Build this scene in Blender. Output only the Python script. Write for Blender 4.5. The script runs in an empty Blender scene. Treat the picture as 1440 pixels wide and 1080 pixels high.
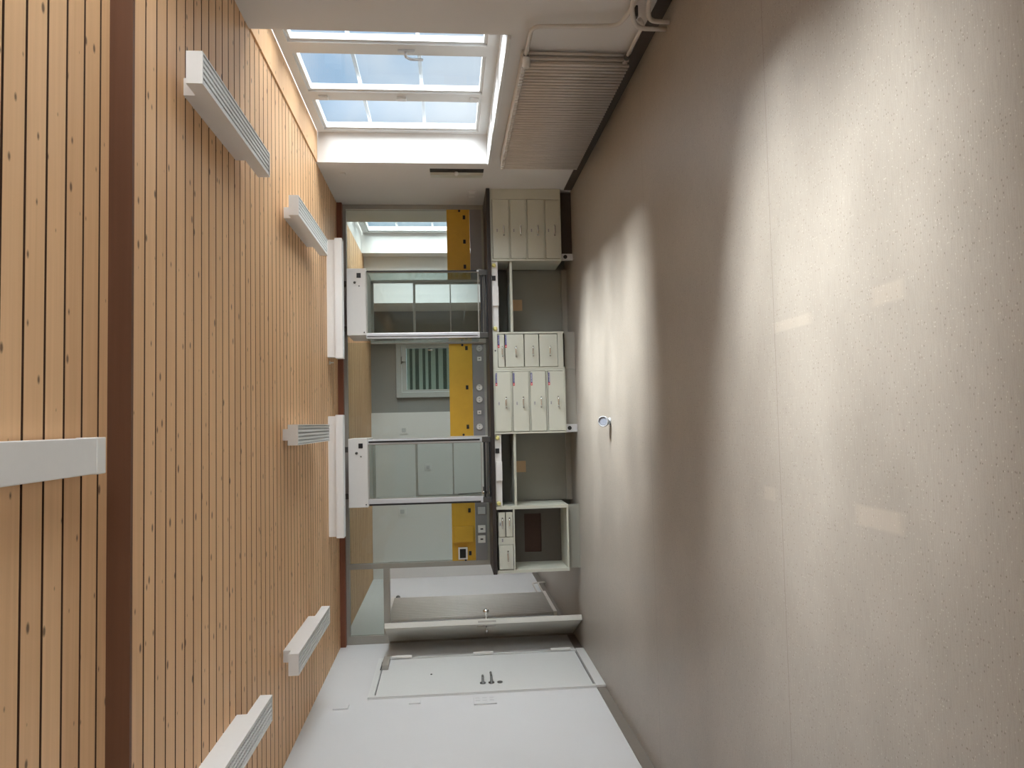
import bpy, bmesh, math, random
from mathutils import Vector, Matrix
random.seed(7)
PI = math.pi
S = bpy.context.scene
C = S.collection

# ------------------------------------------------------------------ helpers
class MB:
    """collects shapes into one mesh"""
    def __init__(self): self.bm = bmesh.new()
    def box(self, x0, x1, y0, y1, z0, z1, bevel=0.0):
        b = self.bm
        v = [b.verts.new((x, y, z)) for x in (x0, x1) for y in (y0, y1) for z in (z0, z1)]
        fs = [b.faces.new([v[i] for i in q]) for q in
              ((0,1,3,2), (4,6,7,5), (0,4,5,1), (2,3,7,6), (0,2,6,4), (1,5,7,3))]
        if bevel > 0:
            es = list({e for f in fs for e in f.edges})
            bmesh.ops.bevel(b, geom=es, offset=bevel, segments=2, affect='EDGES', profile=0.6)
        return self
    def prism(self, pts, axis, a0, a1):
        """closed 2-D outline pushed along an axis; pts are the two other axes in XYZ order"""
        b = self.bm
        def P(p, a):
            if axis == 'X': return (a, p[0], p[1])
            if axis == 'Y': return (p[0], a, p[1])
            return (p[0], p[1], a)
        A = [b.verts.new(P(p, a0)) for p in pts]; B = [b.verts.new(P(p, a1)) for p in pts]
        n = len(pts)
        fs = [b.faces.new(A), b.faces.new(B[::-1])]
        for i in range(n): fs.append(b.faces.new((A[i], B[i], B[(i+1) % n], A[(i+1) % n])))
        bmesh.ops.recalc_face_normals(b, faces=fs)
        return self
    def cyl(self, p0, p1, r0, r1=None, seg=20):
        r1 = r0 if r1 is None else r1
        p0 = Vector(p0); p1 = Vector(p1); d = (p1-p0).normalized()
        u = d.orthogonal().normalized(); w = d.cross(u); b = self.bm
        ring = lambda p, r: [b.verts.new(p + r*(math.cos(2*PI*k/seg)*u + math.sin(2*PI*k/seg)*w)) for k in range(seg)]
        A = ring(p0, r0); B = ring(p1, r1)
        fs = [b.faces.new(A), b.faces.new(B)]
        for k in range(seg):
            f = b.faces.new((A[k], A[(k+1) % seg], B[(k+1) % seg], B[k])); f.smooth = True; fs.append(f)
        bmesh.ops.recalc_face_normals(b, faces=fs)
        return self
    def lathe(self, o, axis, prof, seg=24):
        """prof: (distance along axis, radius) pairs"""
        o = Vector(o); d = Vector(axis).normalized(); u = d.orthogonal().normalized(); w = d.cross(u); b = self.bm
        rings = []
        for (t, r) in prof:
            rings.append([b.verts.new(o + d*t + max(r, 1e-4)*(math.cos(2*PI*k/seg)*u + math.sin(2*PI*k/seg)*w)) for k in range(seg)])
        fs = [b.faces.new(rings[0]), b.faces.new(rings[-1])]
        for A, B in zip(rings, rings[1:]):
            for k in range(seg):
                f = b.faces.new((A[k], A[(k+1) % seg], B[(k+1) % seg], B[k])); f.smooth = True; fs.append(f)
        bmesh.ops.recalc_face_normals(b, faces=fs)
        return self
    def tube(self, pts, r, seg=12, bend=0.0):
        """round bar along a polyline, corners rounded by `bend`"""
        P = [Vector(p) for p in pts]
        if bend > 0:
            Q = [P[0]]
            for a, c, e in zip(P, P[1:], P[2:]):
                d0 = (a-c); d1 = (e-c); k = min(bend, d0.length*.45, d1.length*.45)
                s = c + d0.normalized()*k; t = c + d1.normalized()*k
                for i in range(7):
                    f = i/6; Q.append((1-f)**2*s + 2*f*(1-f)*c + f*f*t)
            Q.append(P[-1]); P = Q
        b = self.bm; rings = []; u = None
        for i, p in enumerate(P):
            if i == 0: d = P[1]-P[0]
            elif i == len(P)-1: d = P[-1]-P[-2]
            else: d = (P[i]-P[i-1]).normalized() + (P[i+1]-P[i]).normalized()
            d.normalize()
            if u is None: u = d.orthogonal().normalized()
            else: u = (u - d*u.dot(d)).normalized()
            w = d.cross(u)
            rings.append([b.verts.new(p + r*(math.cos(2*PI*k/seg)*u + math.sin(2*PI*k/seg)*w)) for k in range(seg)])
        fs = [b.faces.new(rings[0]), b.faces.new(rings[-1])]
        for A, B in zip(rings, rings[1:]):
            for k in range(seg):
                f = b.faces.new((A[k], A[(k+1) % seg], B[(k+1) % seg], B[k])); f.smooth = True; fs.append(f)
        bmesh.ops.recalc_face_normals(b, faces=fs)
        return self
    def mesh(self, name, mat):
        me = bpy.data.meshes.new(name); self.bm.to_mesh(me); self.bm.free()
        me.materials.append(mat); return me
    def build(self, name, mat, parent=None, **kw):
        o = bpy.data.objects.new(name, self.mesh(name, mat)); C.objects.link(o)
        if parent is not None: put(o, parent)
        for k, v in kw.items(): o[k] = v
        return o

def put(o, parent):
    """parts are modelled in room coordinates; keep them there under their thing"""
    o.parent = parent
    w = Matrix.Identity(4); p = parent
    while p is not None:
        w = p.matrix_basis @ w; p = p.parent
    o.matrix_parent_inverse = Matrix.Identity(4)
    o.matrix_basis = w.inverted() @ o.matrix_basis

def thing(name, label, cat, loc=(0,0,0), group=None):
    o = bpy.data.objects.new(name, None); C.objects.link(o)
    o.empty_display_size = .1; o.location = loc; o['label'] = label; o['category'] = cat
    if group: o['group'] = group
    return o
def tag(o, label, cat, group=None):
    o['label'] = label; o['category'] = cat
    if group: o['group'] = group
    return o
def struct_root(name, label, cat, loc=(0,0,0)):
    o = thing(name, label, cat, loc); o['kind'] = 'structure'; return o
def struct(mb, name, mat, label, cat):
    o = mb.build(name, mat); o['kind'] = 'structure'; return tag(o, label, cat)
def copy_tree(o, parent=None):
    c = o.copy(); C.objects.link(c)
    if parent is not None: c.parent = parent
    for ch in list(o.children): copy_tree(ch, c)
    return c

# ------------------------------------------------------------------ materials
def srgb(r, g, b):
    f = lambda c: (c/255/12.92) if c/255 <= .04045 else ((c/255+.055)/1.055)**2.4
    return (f(r), f(g), f(b), 1)
def new_mat(name):
    m = bpy.data.materials.new(name); m.use_nodes = True
    nt = m.node_tree; return m, nt, nt.nodes, nt.links, nt.nodes['Principled BSDF']
def plain(name, col, rough=.5, metal=0.0, spec=.5, noise=.06, scale=30, bump=0.0, bscale=200):
    m, nt, N, L, P = new_mat(name)
    P.inputs['Roughness'].default_value = rough; P.inputs['Metallic'].default_value = metal
    P.inputs['Specular IOR Level'].default_value = spec
    tc = N.new('ShaderNodeTexCoord'); n = N.new('ShaderNodeTexNoise')
    n.inputs['Scale'].default_value = scale; n.inputs['Detail'].default_value = 4
    L.new(tc.outputs['Object'], n.inputs['Vector'])
    r = N.new('ShaderNodeMapRange'); r.inputs['To Min'].default_value = 1-noise; r.inputs['To Max'].default_value = 1+noise
    L.new(n.outputs['Fac'], r.inputs['Value'])
    mx = N.new('ShaderNodeVectorMath'); mx.operation = 'SCALE'; mx.inputs[0].default_value = col[:3]
    L.new(r.outputs['Result'], mx.inputs['Scale']); L.new(mx.outputs['Vector'], P.inputs['Base Color'])
    if bump:
        b = N.new('ShaderNodeBump'); b.inputs['Strength'].default_value = bump; b.inputs['Distance'].default_value = .004
        n2 = N.new('ShaderNodeTexNoise'); n2.inputs['Scale'].default_value = bscale; n2.inputs['Detail'].default_value = 3
        L.new(tc.outputs['Object'], n2.inputs['Vector']); L.new(n2.outputs['Fac'], b.inputs['Height']); L.new(b.outputs['Normal'], P.inputs['Normal'])
    return m
def glass(name, tint, refl=1.0, rough=0.0):
    m, nt, N, L, P = new_mat(name); N.remove(P)
    t = N.new('ShaderNodeBsdfTransparent'); t.inputs['Color'].default_value = tint
    g = N.new('ShaderNodeBsdfGlossy'); g.inputs['Roughness'].default_value = rough
    lw = N.new('ShaderNodeLayerWeight'); lw.inputs['Blend'].default_value = .5
    pw = N.new('ShaderNodeMath'); pw.operation = 'POWER'; pw.inputs[1].default_value = 5; L.new(lw.outputs['Facing'], pw.inputs[0])
    mul = N.new('ShaderNodeMath'); mul.operation = 'MULTIPLY_ADD'; mul.inputs[1].default_value = .6*refl; mul.inputs[2].default_value = .035*refl
    L.new(pw.outputs[0], mul.inputs[0])
    mx = N.new('ShaderNodeMixShader'); L.new(mul.outputs[0], mx.inputs['Fac']); L.new(t.outputs[0], mx.inputs[1]); L.new(g.outputs[0], mx.inputs[2])
    L.new(mx.outputs[0], N['Material Output'].inputs['Surface'])
    return m
def wood(name, ca, cb, knots=True, pitch=.1165, rough=.5):
    """pine boards: each board its own tone, long grain along X, scattered knots"""
    m, nt, N, L, P = new_mat(name); P.inputs['Roughness'].default_value = rough; P.inputs['Specular IOR Level'].default_value = .35
    tc = N.new('ShaderNodeTexCoord'); geo = N.new('ShaderNodeNewGeometry')
    # shift the pattern along each board by its random number
    sh = N.new('ShaderNodeMath'); sh.operation = 'MULTIPLY'; sh.inputs[1].default_value = 37.0; L.new(geo.outputs['Random Per Island'], sh.inputs[0])
    cx = N.new('ShaderNodeCombineXYZ'); L.new(sh.outputs[0], cx.inputs[0])
    add = N.new('ShaderNodeVectorMath'); add.operation = 'ADD'; L.new(tc.outputs['Object'], add.inputs[0]); L.new(cx.outputs[0], add.inputs[1])
    mp = N.new('ShaderNodeMapping'); mp.inputs['Scale'].default_value = (1.2, 45, 45); L.new(add.outputs[0], mp.inputs['Vector'])
    n = N.new('ShaderNodeTexNoise'); n.inputs['Scale'].default_value = 1; n.inputs['Detail'].default_value = 5; n.inputs['Distortion'].default_value = .6
    L.new(mp.outputs[0], n.inputs['Vector'])
    mp2 = N.new('ShaderNodeMapping'); mp2.inputs['Scale'].default_value = (.9, 3, 3); L.new(add.outputs[0], mp2.inputs['Vector'])
    n2 = N.new('ShaderNodeTexNoise'); n2.inputs['Scale'].default_value = 1; n2.inputs['Detail'].default_value = 2; L.new(mp2.outputs[0], n2.inputs['Vector'])
    s1 = N.new('ShaderNodeMath'); s1.operation = 'MULTIPLY_ADD'; s1.inputs[1].default_value = .55; L.new(n.outputs['Fac'], s1.inputs[0])
    s2 = N.new('ShaderNodeMath'); s2.operation = 'MULTIPLY_ADD'; s2.inputs[1].default_value = .32; s2.inputs[2].default_value = -.16
    L.new(geo.outputs['Random Per Island'], s2.inputs[0]); L.new(s2.outputs[0], s1.inputs[2])
    s3 = N.new('ShaderNodeMath'); s3.operation = 'MULTIPLY_ADD'; s3.inputs[1].default_value = .45; L.new(n2.outputs['Fac'], s3.inputs[0]); L.new(s1.outputs[0], s3.inputs[2])
    mix = N.new('ShaderNodeMix'); mix.data_type = 'RGBA'; mix.inputs[6].default_value = ca; mix.inputs[7].default_value = cb; L.new(s3.outputs[0], mix.inputs[0])
    out = mix.outputs[2]
    if knots:
        mp3 = N.new('ShaderNodeMapping'); mp3.inputs['Scale'].default_value = (1/.20, 1/.105, 0); L.new(add.outputs[0], mp3.inputs['Vector'])
        v = N.new('ShaderNodeTexVoronoi'); v.voronoi_dimensions = '2D'; v.inputs['Scale'].default_value = 1; L.new(mp3.outputs[0], v.inputs['Vector'])
        sep = N.new('ShaderNodeSeparateColor'); L.new(v.outputs['Color'], sep.inputs[0])
        # knot radius varies from cell to cell, many cells have none
        rad = N.new('ShaderNodeMapRange'); rad.inputs['From Min'].default_value = .38; rad.inputs['From Max'].default_value = 1; rad.inputs['To Min'].default_value = .0; rad.inputs['To Max'].default_value = .095
        L.new(sep.outputs[0], rad.inputs['Value'])
        df = N.new('ShaderNodeMath'); df.operation = 'SUBTRACT'; L.new(rad.outputs[0], df.inputs[0]); L.new(v.outputs['Distance'], df.inputs[1])
        k = N.new('ShaderNodeMapRange'); k.inputs['From Min'].default_value = -.03; k.inputs['From Max'].default_value = .03; L.new(df.outputs[0], k.inputs['Value'])
        mk = N.new('ShaderNodeMath'); mk.operation = 'MULTIPLY'; mk.inputs[1].default_value = .8; L.new(k.outputs[0], mk.inputs[0])
        g = N.new('ShaderNodeMath'); g.operation = 'GREATER_THAN'; g.inputs[1].default_value = .42; L.new(sep.outputs[0], g.inputs[0])
        mk2 = N.new('ShaderNodeMath'); mk2.operation = 'MULTIPLY'; L.new(mk.outputs[0], mk2.inputs[0]); L.new(g.outputs[0], mk2.inputs[1])
        mix2 = N.new('ShaderNodeMix'); mix2.data_type = 'RGBA'; mix2.inputs[7].default_value = (.045, .014, .006, 1); L.new(mk2.outputs[0], mix2.inputs[0]); L.new(out, mix2.inputs[6])
        out = mix2.outputs[2]
    L.new(out, P.inputs['Base Color'])
    b = N.new('ShaderNodeBump'); b.inputs['Strength'].default_value = .12; b.inputs['Distance'].default_value = .002
    L.new(n.outputs['Fac'], b.inputs['Height']); L.new(b.outputs['Normal'], P.inputs['Normal'])
    return m
def linoleum(name):
    m, nt, N, L, P = new_mat(name)
    tc = N.new('ShaderNodeTexCoord')
    def noise(sc, det=3):
        mp = N.new('ShaderNodeMapping'); mp.inputs['Scale'].default_value = sc; L.new(tc.outputs['Object'], mp.inputs['Vector'])
        n = N.new('ShaderNodeTexNoise'); n.inputs['Scale'].default_value = 1; n.inputs['Detail'].default_value = det; L.new(mp.outputs[0], n.inputs['Vector']); return n
    streak = noise((14, 330, 1), 4); blot = noise((2.2, 3.5, 1), 3); fine = noise((170, 260, 1), 2)
    a = N.new('ShaderNodeMath'); a.operation = 'MULTIPLY_ADD'; a.inputs[1].default_value = .5; L.new(streak.outputs['Fac'], a.inputs[0])
    b = N.new('ShaderNodeMath'); b.operation = 'MULTIPLY_ADD'; b.inputs[1].default_value = .35; L.new(blot.outputs['Fac'], b.inputs[0])
    c = N.new('ShaderNodeMath'); c.operation = 'MULTIPLY'; c.inputs[1].default_value = .25; L.new(fine.outputs['Fac'], c.inputs[0])
    L.new(c.outputs[0], b.inputs[2]); L.new(b.outputs[0], a.inputs[2])
    ramp = N.new('ShaderNodeValToRGB'); ramp.color_ramp.elements[0].position = .32; ramp.color_ramp.elements[0].color = (.26, .235, .205, 1)
    ramp.color_ramp.elements[1].position = .78; ramp.color_ramp.elements[1].color = (.395, .362, .32, 1); L.new(a.outputs[0], ramp.inputs['Fac'])
    # pale and dark chips
    def chips(scale, lo, thr, col, prev):
        mp = N.new('ShaderNodeMapping'); mp.inputs['Scale'].default_value = scale; L.new(tc.outputs['Object'], mp.inputs['Vector'])
        v = N.new('ShaderNodeTexVoronoi'); v.voronoi_dimensions = '2D'; v.inputs['Scale'].default_value = 1; L.new(mp.outputs[0], v.inputs['Vector'])
        sep = N.new('ShaderNodeSeparateColor'); L.new(v.outputs['Color'], sep.inputs[0])
        g = N.new('ShaderNodeMath'); g.operation = 'GREATER_THAN'; g.inputs[1].default_value = thr; L.new(sep.outputs[0], g.inputs[0])
        d = N.new('ShaderNodeMapRange'); d.inputs['From Min'].default_value = lo; d.inputs['From Max'].default_value = lo*.5; L.new(v.outputs['Distance'], d.inputs['Value'])
        mm = N.new('ShaderNodeMath'); mm.operation = 'MULTIPLY'; L.new(g.outputs[0], mm.inputs[0]); L.new(d.outputs[0], mm.inputs[1])
        mx = N.new('ShaderNodeMix'); mx.data_type = 'RGBA'; mx.inputs[7].default_value = col; L.new(mm.outputs[0], mx.inputs[0]); L.new(prev, mx.inputs[6]); return mx.outputs[2]
    col = chips((80, 120, 0), .24, .90, (.47, .43, .38, 1), ramp.outputs['Color'])
    col = chips((60, 95, 0), .24, .90, (.20, .17, .14, 1), col)
    # welded seams running across the room every two metres
    sp = N.new('ShaderNodeSeparateXYZ'); L.new(tc.outputs['Object'], sp.inputs[0])
    md = N.new('ShaderNodeMath'); md.operation = 'PINGPONG'; md.inputs[1].default_value = 1.0
    sb = N.new('ShaderNodeMath'); sb.operation = 'SUBTRACT'; sb.inputs[1].default_value = 3.04; L.new(sp.outputs[1], sb.inputs[0]); L.new(sb.outputs[0], md.inputs[0])
    lt = N.new('ShaderNodeMath'); lt.operation = 'LESS_THAN'; lt.inputs[1].default_value = .0022; L.new(md.outputs[0], lt.inputs[0])
    sm = N.new('ShaderNodeMath'); sm.operation = 'MULTIPLY'; sm.inputs[1].default_value = .55; L.new(lt.outputs[0], sm.inputs[0])
    mx = N.new('ShaderNodeMix'); mx.data_type = 'RGBA'; mx.inputs[7].default_value = (.14, .11, .09, 1); L.new(sm.outputs[0], mx.inputs[0]); L.new(col, mx.inputs[6]); col = mx.outputs[2]
    # pale soft-edged patches on the floor: (x, y, half length x, half length y)
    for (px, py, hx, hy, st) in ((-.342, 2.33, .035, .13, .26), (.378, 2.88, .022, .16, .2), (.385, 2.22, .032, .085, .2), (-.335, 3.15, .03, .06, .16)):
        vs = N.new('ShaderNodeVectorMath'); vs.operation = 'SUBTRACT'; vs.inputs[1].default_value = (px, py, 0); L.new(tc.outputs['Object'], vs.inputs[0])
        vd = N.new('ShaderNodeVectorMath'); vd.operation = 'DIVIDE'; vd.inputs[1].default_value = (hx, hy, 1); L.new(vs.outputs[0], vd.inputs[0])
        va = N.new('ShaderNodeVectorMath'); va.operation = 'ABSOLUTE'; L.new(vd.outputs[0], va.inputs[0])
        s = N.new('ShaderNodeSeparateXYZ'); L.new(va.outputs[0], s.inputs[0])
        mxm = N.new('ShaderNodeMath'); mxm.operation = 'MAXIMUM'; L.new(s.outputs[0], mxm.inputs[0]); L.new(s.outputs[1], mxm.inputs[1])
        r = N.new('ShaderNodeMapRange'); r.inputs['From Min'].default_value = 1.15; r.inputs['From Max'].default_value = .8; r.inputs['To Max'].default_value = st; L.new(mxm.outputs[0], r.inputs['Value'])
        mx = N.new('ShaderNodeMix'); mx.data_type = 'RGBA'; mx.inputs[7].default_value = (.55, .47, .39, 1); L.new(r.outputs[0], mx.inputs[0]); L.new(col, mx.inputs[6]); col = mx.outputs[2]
    L.new(col, P.inputs['Base Color'])
    rr = N.new('ShaderNodeMapRange'); rr.inputs['To Min'].default_value = .34; rr.inputs['To Max'].default_value = .5; L.new(blot.outputs['Fac'], rr.inputs['Value']); L.new(rr.outputs[0], P.inputs['Roughness'])
    P.inputs['Specular IOR Level'].default_value = .5
    bp = N.new('ShaderNodeBump'); bp.inputs['Strength'].default_value = .08; bp.inputs['Distance'].default_value = .001; L.new(streak.outputs['Fac'], bp.inputs['Height']); L.new(bp.outputs['Normal'], P.inputs['Normal'])
    return m
def louvre_mat(name):
    """matt grid of a lamp louvre"""
    m, nt, N, L, P = new_mat(name); P.inputs['Roughness'].default_value = .4
    tc = N.new('ShaderNodeTexCoord'); ch = N.new('ShaderNodeTexNoise'); ch.inputs['Scale'].default_value = 260
    L.new(tc.outputs['Object'], ch.inputs['Vector'])
    mx = N.new('ShaderNodeMix'); mx.data_type = 'RGBA'; mx.inputs[6].default_value = (.62, .63, .62, 1); mx.inputs[7].default_value = (.82, .83, .82, 1)
    L.new(ch.outputs['Fac'], mx.inputs[0]); L.new(mx.outputs[2], P.inputs['Base Color'])
    return m

M = dict(
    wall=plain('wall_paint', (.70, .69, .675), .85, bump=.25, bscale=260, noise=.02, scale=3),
    wall_l=plain('door_wall_paint', (.60, .60, .60), .85, bump=.25, bscale=260, noise=.02, scale=3),  # wall paint darkened to hold down the daylight falling on the left wall
    reveal=plain('reveal_paint', (.80, .80, .80), .8, noise=.02),
    pine=wood('pine_boards', (.54, .30, .145, 1), (.86, .56, .315, 1)),
    dark_board=wood('dark_board', (.085, .035, .018, 1), (.16, .072, .038, 1), knots=False),
    red_beam=wood('red_beam', (.14, .045, .025, 1), (.24, .09, .05, 1), knots=False),
    groove=plain('groove_black_brown', (.035, .015, .008), .9),
    joint_edge=plain('dark_joint_edge', (.085, .036, .016), .8),
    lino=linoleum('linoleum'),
    base=plain('baseboard_vinyl', (.20, .175, .15), .55),
    base_dark=plain('baseboard_dark_vinyl', (.055, .042, .035), .6),
    alu=plain('grey_aluminium', (.36, .345, .31), .45, metal=.2, noise=.03),
    silver=plain('silver_aluminium', (.66, .68, .71), .35, metal=.45, noise=.03),
    chrome=plain('chrome', (.75, .75, .74), .18, metal=1.0, noise=.02),
    dark_metal=plain('dark_metal', (.12, .12, .115), .35, metal=.7),
    black=plain('black_rubber', (.012, .012, .013), .5),
    cab=plain('cabinet_lacquer', (.56, .57, .49), .42, noise=.025, scale=6),
    cab_in=plain('cabinet_inside', (.36, .345, .30), .55, noise=.04),
    dark_back=plain('dark_back_board', (.13, .12, .105), .6, noise=.05),
    panel=plain('bay_panel', (.30, .30, .26), .5, noise=.05, scale=5),
    top=plain('black_worktop', (.028, .022, .020), .4, noise=.2),
    hood=plain('hood_lacquer', (.62, .60, .57), .4, noise=.02),
    yellow=plain('yellow_laminate', (.60, .345, .028), .5, noise=.10, scale=9),
    grey_panel=plain('grey_laminate', (.235, .23, .235), .5, noise=.03),
    white_plastic=plain('white_plastic', (.76, .75, .72), .35, noise=.01),
    pale_plastic=plain('pale_grey_plastic', (.50, .50, .50), .4, noise=.02),
    lamp=plain('lamp_lacquer', (.74, .73, .71), .4, noise=.02),
    louvre=louvre_mat('lamp_louvre'),
    rad=plain('radiator_enamel', (.62, .59, .55), .4, noise=.03),
    frame=plain('window_lacquer', (.66, .67, .67), .35, noise=.02),
    bar=plain('glazing_bar_lacquer', (.42, .45, .48), .4, noise=.02),
    door=plain('door_lacquer', (.63, .635, .62), .45, noise=.02),
    leaf=plain('grey_door_lacquer', (.56, .55, .50), .45, noise=.03),
    greywall=plain('grey_wall', (.24, .24, .23), .8, noise=.05, scale=2),  # one even grey for the wall section round the glazed door
    greydoor=plain('grey_door_paint', (.42, .43, .41), .6, noise=.03),
    card=plain('beige_card', (.66, .46, .28), .8, noise=.06),
    brown=plain('brown_board', (.075, .040, .030), .7),
    red=plain('sticker_red', (.62, .05, .06), .4),
    blue=plain('sticker_blue', (.04, .05, .22), .4),
    white=plain('sticker_white', (.8, .8, .8), .4),
    ink=plain('grey_ink', (.16, .16, .16), .6),
    valve=plain('yellow_valve_plastic', (.66, .62, .24), .4),
    stub=plain('grey_pvc', (.36, .38, .40), .45, noise=.04),
    stub_cap=plain('blue_grey_cap', (.27, .30, .37), .4),
    slat_a=plain('blind_slat_pale', (.42, .48, .45), .4),
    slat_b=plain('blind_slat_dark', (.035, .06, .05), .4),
    eave=plain('eave_paint', (.5, .5, .5), .8),
    gwin=glass('window_glass', (.93, .96, .98, 1)),
    gpart=glass('partition_glass', (.88, .925, .905, 1), refl=.8),
    ghood=glass('hood_glass', (.89, .925, .915, 1), refl=.7),
)

# ------------------------------------------------------------------ dimensions (metres; camera stands at x=0, y=0)
XL, XR, ZC, ZN = -2.441, 2.547, 2.621, 2.707     # walls, ceiling beyond the step, ceiling nearer than the step
YB, YS, YP, YF = -2.6, 3.0, 8.55, 12.04            # rear wall, ceiling step, glass partition, far wall of next room

# ------------------------------------------------------------------ setting
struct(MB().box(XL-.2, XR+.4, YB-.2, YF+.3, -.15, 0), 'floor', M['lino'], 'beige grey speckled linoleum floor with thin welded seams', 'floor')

def boards(y_lo, y_hi, phase, pitch, gap, z, x0, x1):
    m = MB(); k = math.floor((y_lo-phase)/pitch)
    while True:
        a = phase + k*pitch + gap/2; b = phase + (k+1)*pitch - gap/2; k += 1
        a, b = max(a, y_lo), min(b, y_hi)
        if a >= y_hi-.004: break
        if b-a < .006: continue
        m.prism([(a, z), (b, z), (b, z+.022), (a, z+.022)], 'X', x0, x1)
    return m
def ceiling(name, y_lo, y_hi, phase, pitch, gap, z, x1, label):
    o = struct(boards(y_lo, y_hi, phase, pitch, gap, z, XL-.02, x1), name, M['pine'], label, 'ceiling')
    o.data.materials.append(M['joint_edge'])                  # the board edges in the open joints are dark brown
    for p in o.data.polygons:
        if abs(p.normal.y) > .9: p.material_index = 1
    MB().box(XL-.2, XR+.4, y_lo, y_hi, z+.020, z+.1).build('backing', M['groove'], o)
    return o
ceiling('ceiling', YS, YP+.05, 3.109, .1165, .0125, ZC, XR, 'knotty pine board ceiling beyond the dark step')
ceiling('ceiling', YB, YS, 3.027, .1245, .013, ZN, XR, 'wider pine boards of the raised ceiling nearest the camera')
ceiling('ceiling', YP+.05, YF+.06, 8.64, .1165, .0125, ZC, XR, 'pine board ceiling of the next room behind the glass')
struct(MB().box(XL, XR, YS-.022, YS-.001, ZC-.002, ZN+.012), 'trim_1', M['dark_board'], 'dark brown board facing the step in the ceiling', 'trim')
struct(MB().box(XL, XR, 8.44, 8.61, 2.562, ZC), 'trim_2', M['red_beam'], 'red brown timber header above the glass partition', 'trim')

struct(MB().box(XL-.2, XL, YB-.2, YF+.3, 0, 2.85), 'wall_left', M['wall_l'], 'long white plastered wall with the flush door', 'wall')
struct(MB().box(XL, XR+.4, YB-.2, YB, 0, 2.85), 'wall_rear', M['wall'], 'white wall behind the camera', 'wall')
# right wall: solid piers and parapets, openings reach the ceiling
wr = MB(); XO = XR+.40
openings = [(-1.9, .35, .955), (1.50, 2.95, .955), (4.72, 7.14, .955), (9.26, 10.95, .955)]
y = YB
for (a, b, sill) in openings:
    wr.box(XR, XO, y, a, 0, 2.85); wr.box(XR, XO, a, b, 0, sill); wr.box(XR, XO, a, b, ZC+.005, 2.85); y = b
wr.box(XR, XO, y, YF+.3, 0, 2.85)
struct(wr, 'wall_right', M['wall'], 'white window wall with piers and parapet on the right side', 'wall')
struct(MB().box(1.84, XR, 11.2, YF, 0, ZC), 'wall_pier', M['wall'], 'white pier in the far right corner of the next room', 'wall')
fw = MB(); fw.box(XL-.2, .20, YF, YF+.25, 0, 2.85)
struct(fw, 'wall_far', M['wall'], 'white far wall of the next room behind the glass', 'wall')
gw = MB()
gw.box(.16, .44, YF+.05, YF+.25, 0, 2.85); gw.box(1.36, XR+.3, YF+.05, YF+.25, 0, 2.85); gw.box(.44, 1.36, YF+.05, YF+.25, 2.22, 2.85)
struct(gw, 'wall_recess', M['greywall'], 'grey wall section around the glazed door of the next room', 'wall')

bl = MB(); bl.box(XL, XL+.012, YB, 6.80, 0, .082); bl.box(XL, XL+.012, 7.94, 8.50, 0, .082)
struct(bl, 'baseboard_left', M['base'], 'grey brown vinyl baseboard along the white door wall', 'baseboard')
struct(MB().box(XR-.012, XR, YB, 7.92, 0, .085), 'baseboard_right', M['base_dark'], 'dark vinyl baseboard under the window wall', 'baseboard')
struct(MB().box(XL, XL+.012, 8.62, YF, 0, .08), 'baseboard_far', M['base'], 'grey baseboard along the left wall of the next room', 'baseboard')

# pine soffit strip inside the window recess
struct(MB().box(XR+.001, XR+.30, 4.722, 7.138, ZC-.012, ZC+.004), 'trim_3', M['pine'], 'pine soffit board above the window recess', 'trim')

# ---- windows
def window(name, y0, y1, label, handle=True, panes=3, soffit=None):
    z0, z1, x0, x1 = .965, 2.60, XR+.295, XR+.37
    w = struct_root(name, label, 'window', (x0, (y0+y1)/2, z0))
    f = MB(); f.box(x0, x1, y0+.002, y0+.06, z0, z1); f.box(x0, x1, y1-.06, y1-.002, z0, z1)
    f.box(x0, x1, y0+.06, y1-.06, 2.53, z1); f.box(x0, x1, y0+.06, y1-.06, z0, 1.055)
    f.build('window_frame', M['frame'], w)
    pw = (y1-y0-.12-.16*(panes-1))/panes
    for i in range(panes):
        a = y0+.06+i*(pw+.16); b = a+pw
        if i < panes-1:
            MB().box(x0, x1, b, b+.16, 1.055, 2.53).build('mullion', M['frame'], w)
        s = MB()
        for (p, q, r, t) in ((a, a+.022, 1.055, 2.53), (b-.022, b, 1.055, 2.53), (a+.022, b-.022, 1.055, 1.08), (a+.022, b-.022, 2.505, 2.53)):
            s.box(x0+.018, x1-.01, p, q, r, t)
        sa = s.build('sash', M['frame'], w)
        MB().box(x0+.03, x0+.036, a+.02, b-.02, 1.078, 2.508).build('pane', M['gwin'], sa)
        # two slim glazing bars outside the glass
        g = MB()
        for zb in (1.575, 2.10): g.box(x0+.10, x0+.125, a-.06, b+.06, zb-.014, zb+.014)
        g.build('glazing_bar', M['bar'], w)
    MB().box(XR-.025, x0, y0+.003, y1-.003, .94, .966, .004).build('window_sill', M['frame'], w)
    if handle:
        yh = y0+.06+pw+.085
        h = MB(); h.box(x0-.012, x0, yh-.016, yh+.016, 1.60, 1.73, .004); h.cyl((x0-.012, yh, 1.67), (x0-.05, yh, 1.67), .011)
        h.tube([(x0-.05, yh, 1.67), (x0-.055, yh+.03, 1.64), (x0-.055, yh+.035, 1.54)], .010, bend=.02)
        h.build('window_handle', M['silver'], w)
        yk = y0+.06+2*pw+.16+.09
        for zk in (1.12, 1.75, 2.42):
            MB().box(x0-.022, x0, yk-.03, yk+.03, zk-.04, zk+.04, .006).build('hinge', M['frame'], w)
    return w
window('window_1', 4.72, 7.14, 'white three part window with lever handle above the ribbed radiator')
window('window_2', 1.50, 2.95, 'white window beside the camera, outside the picture', handle=False, panes=2)
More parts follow.
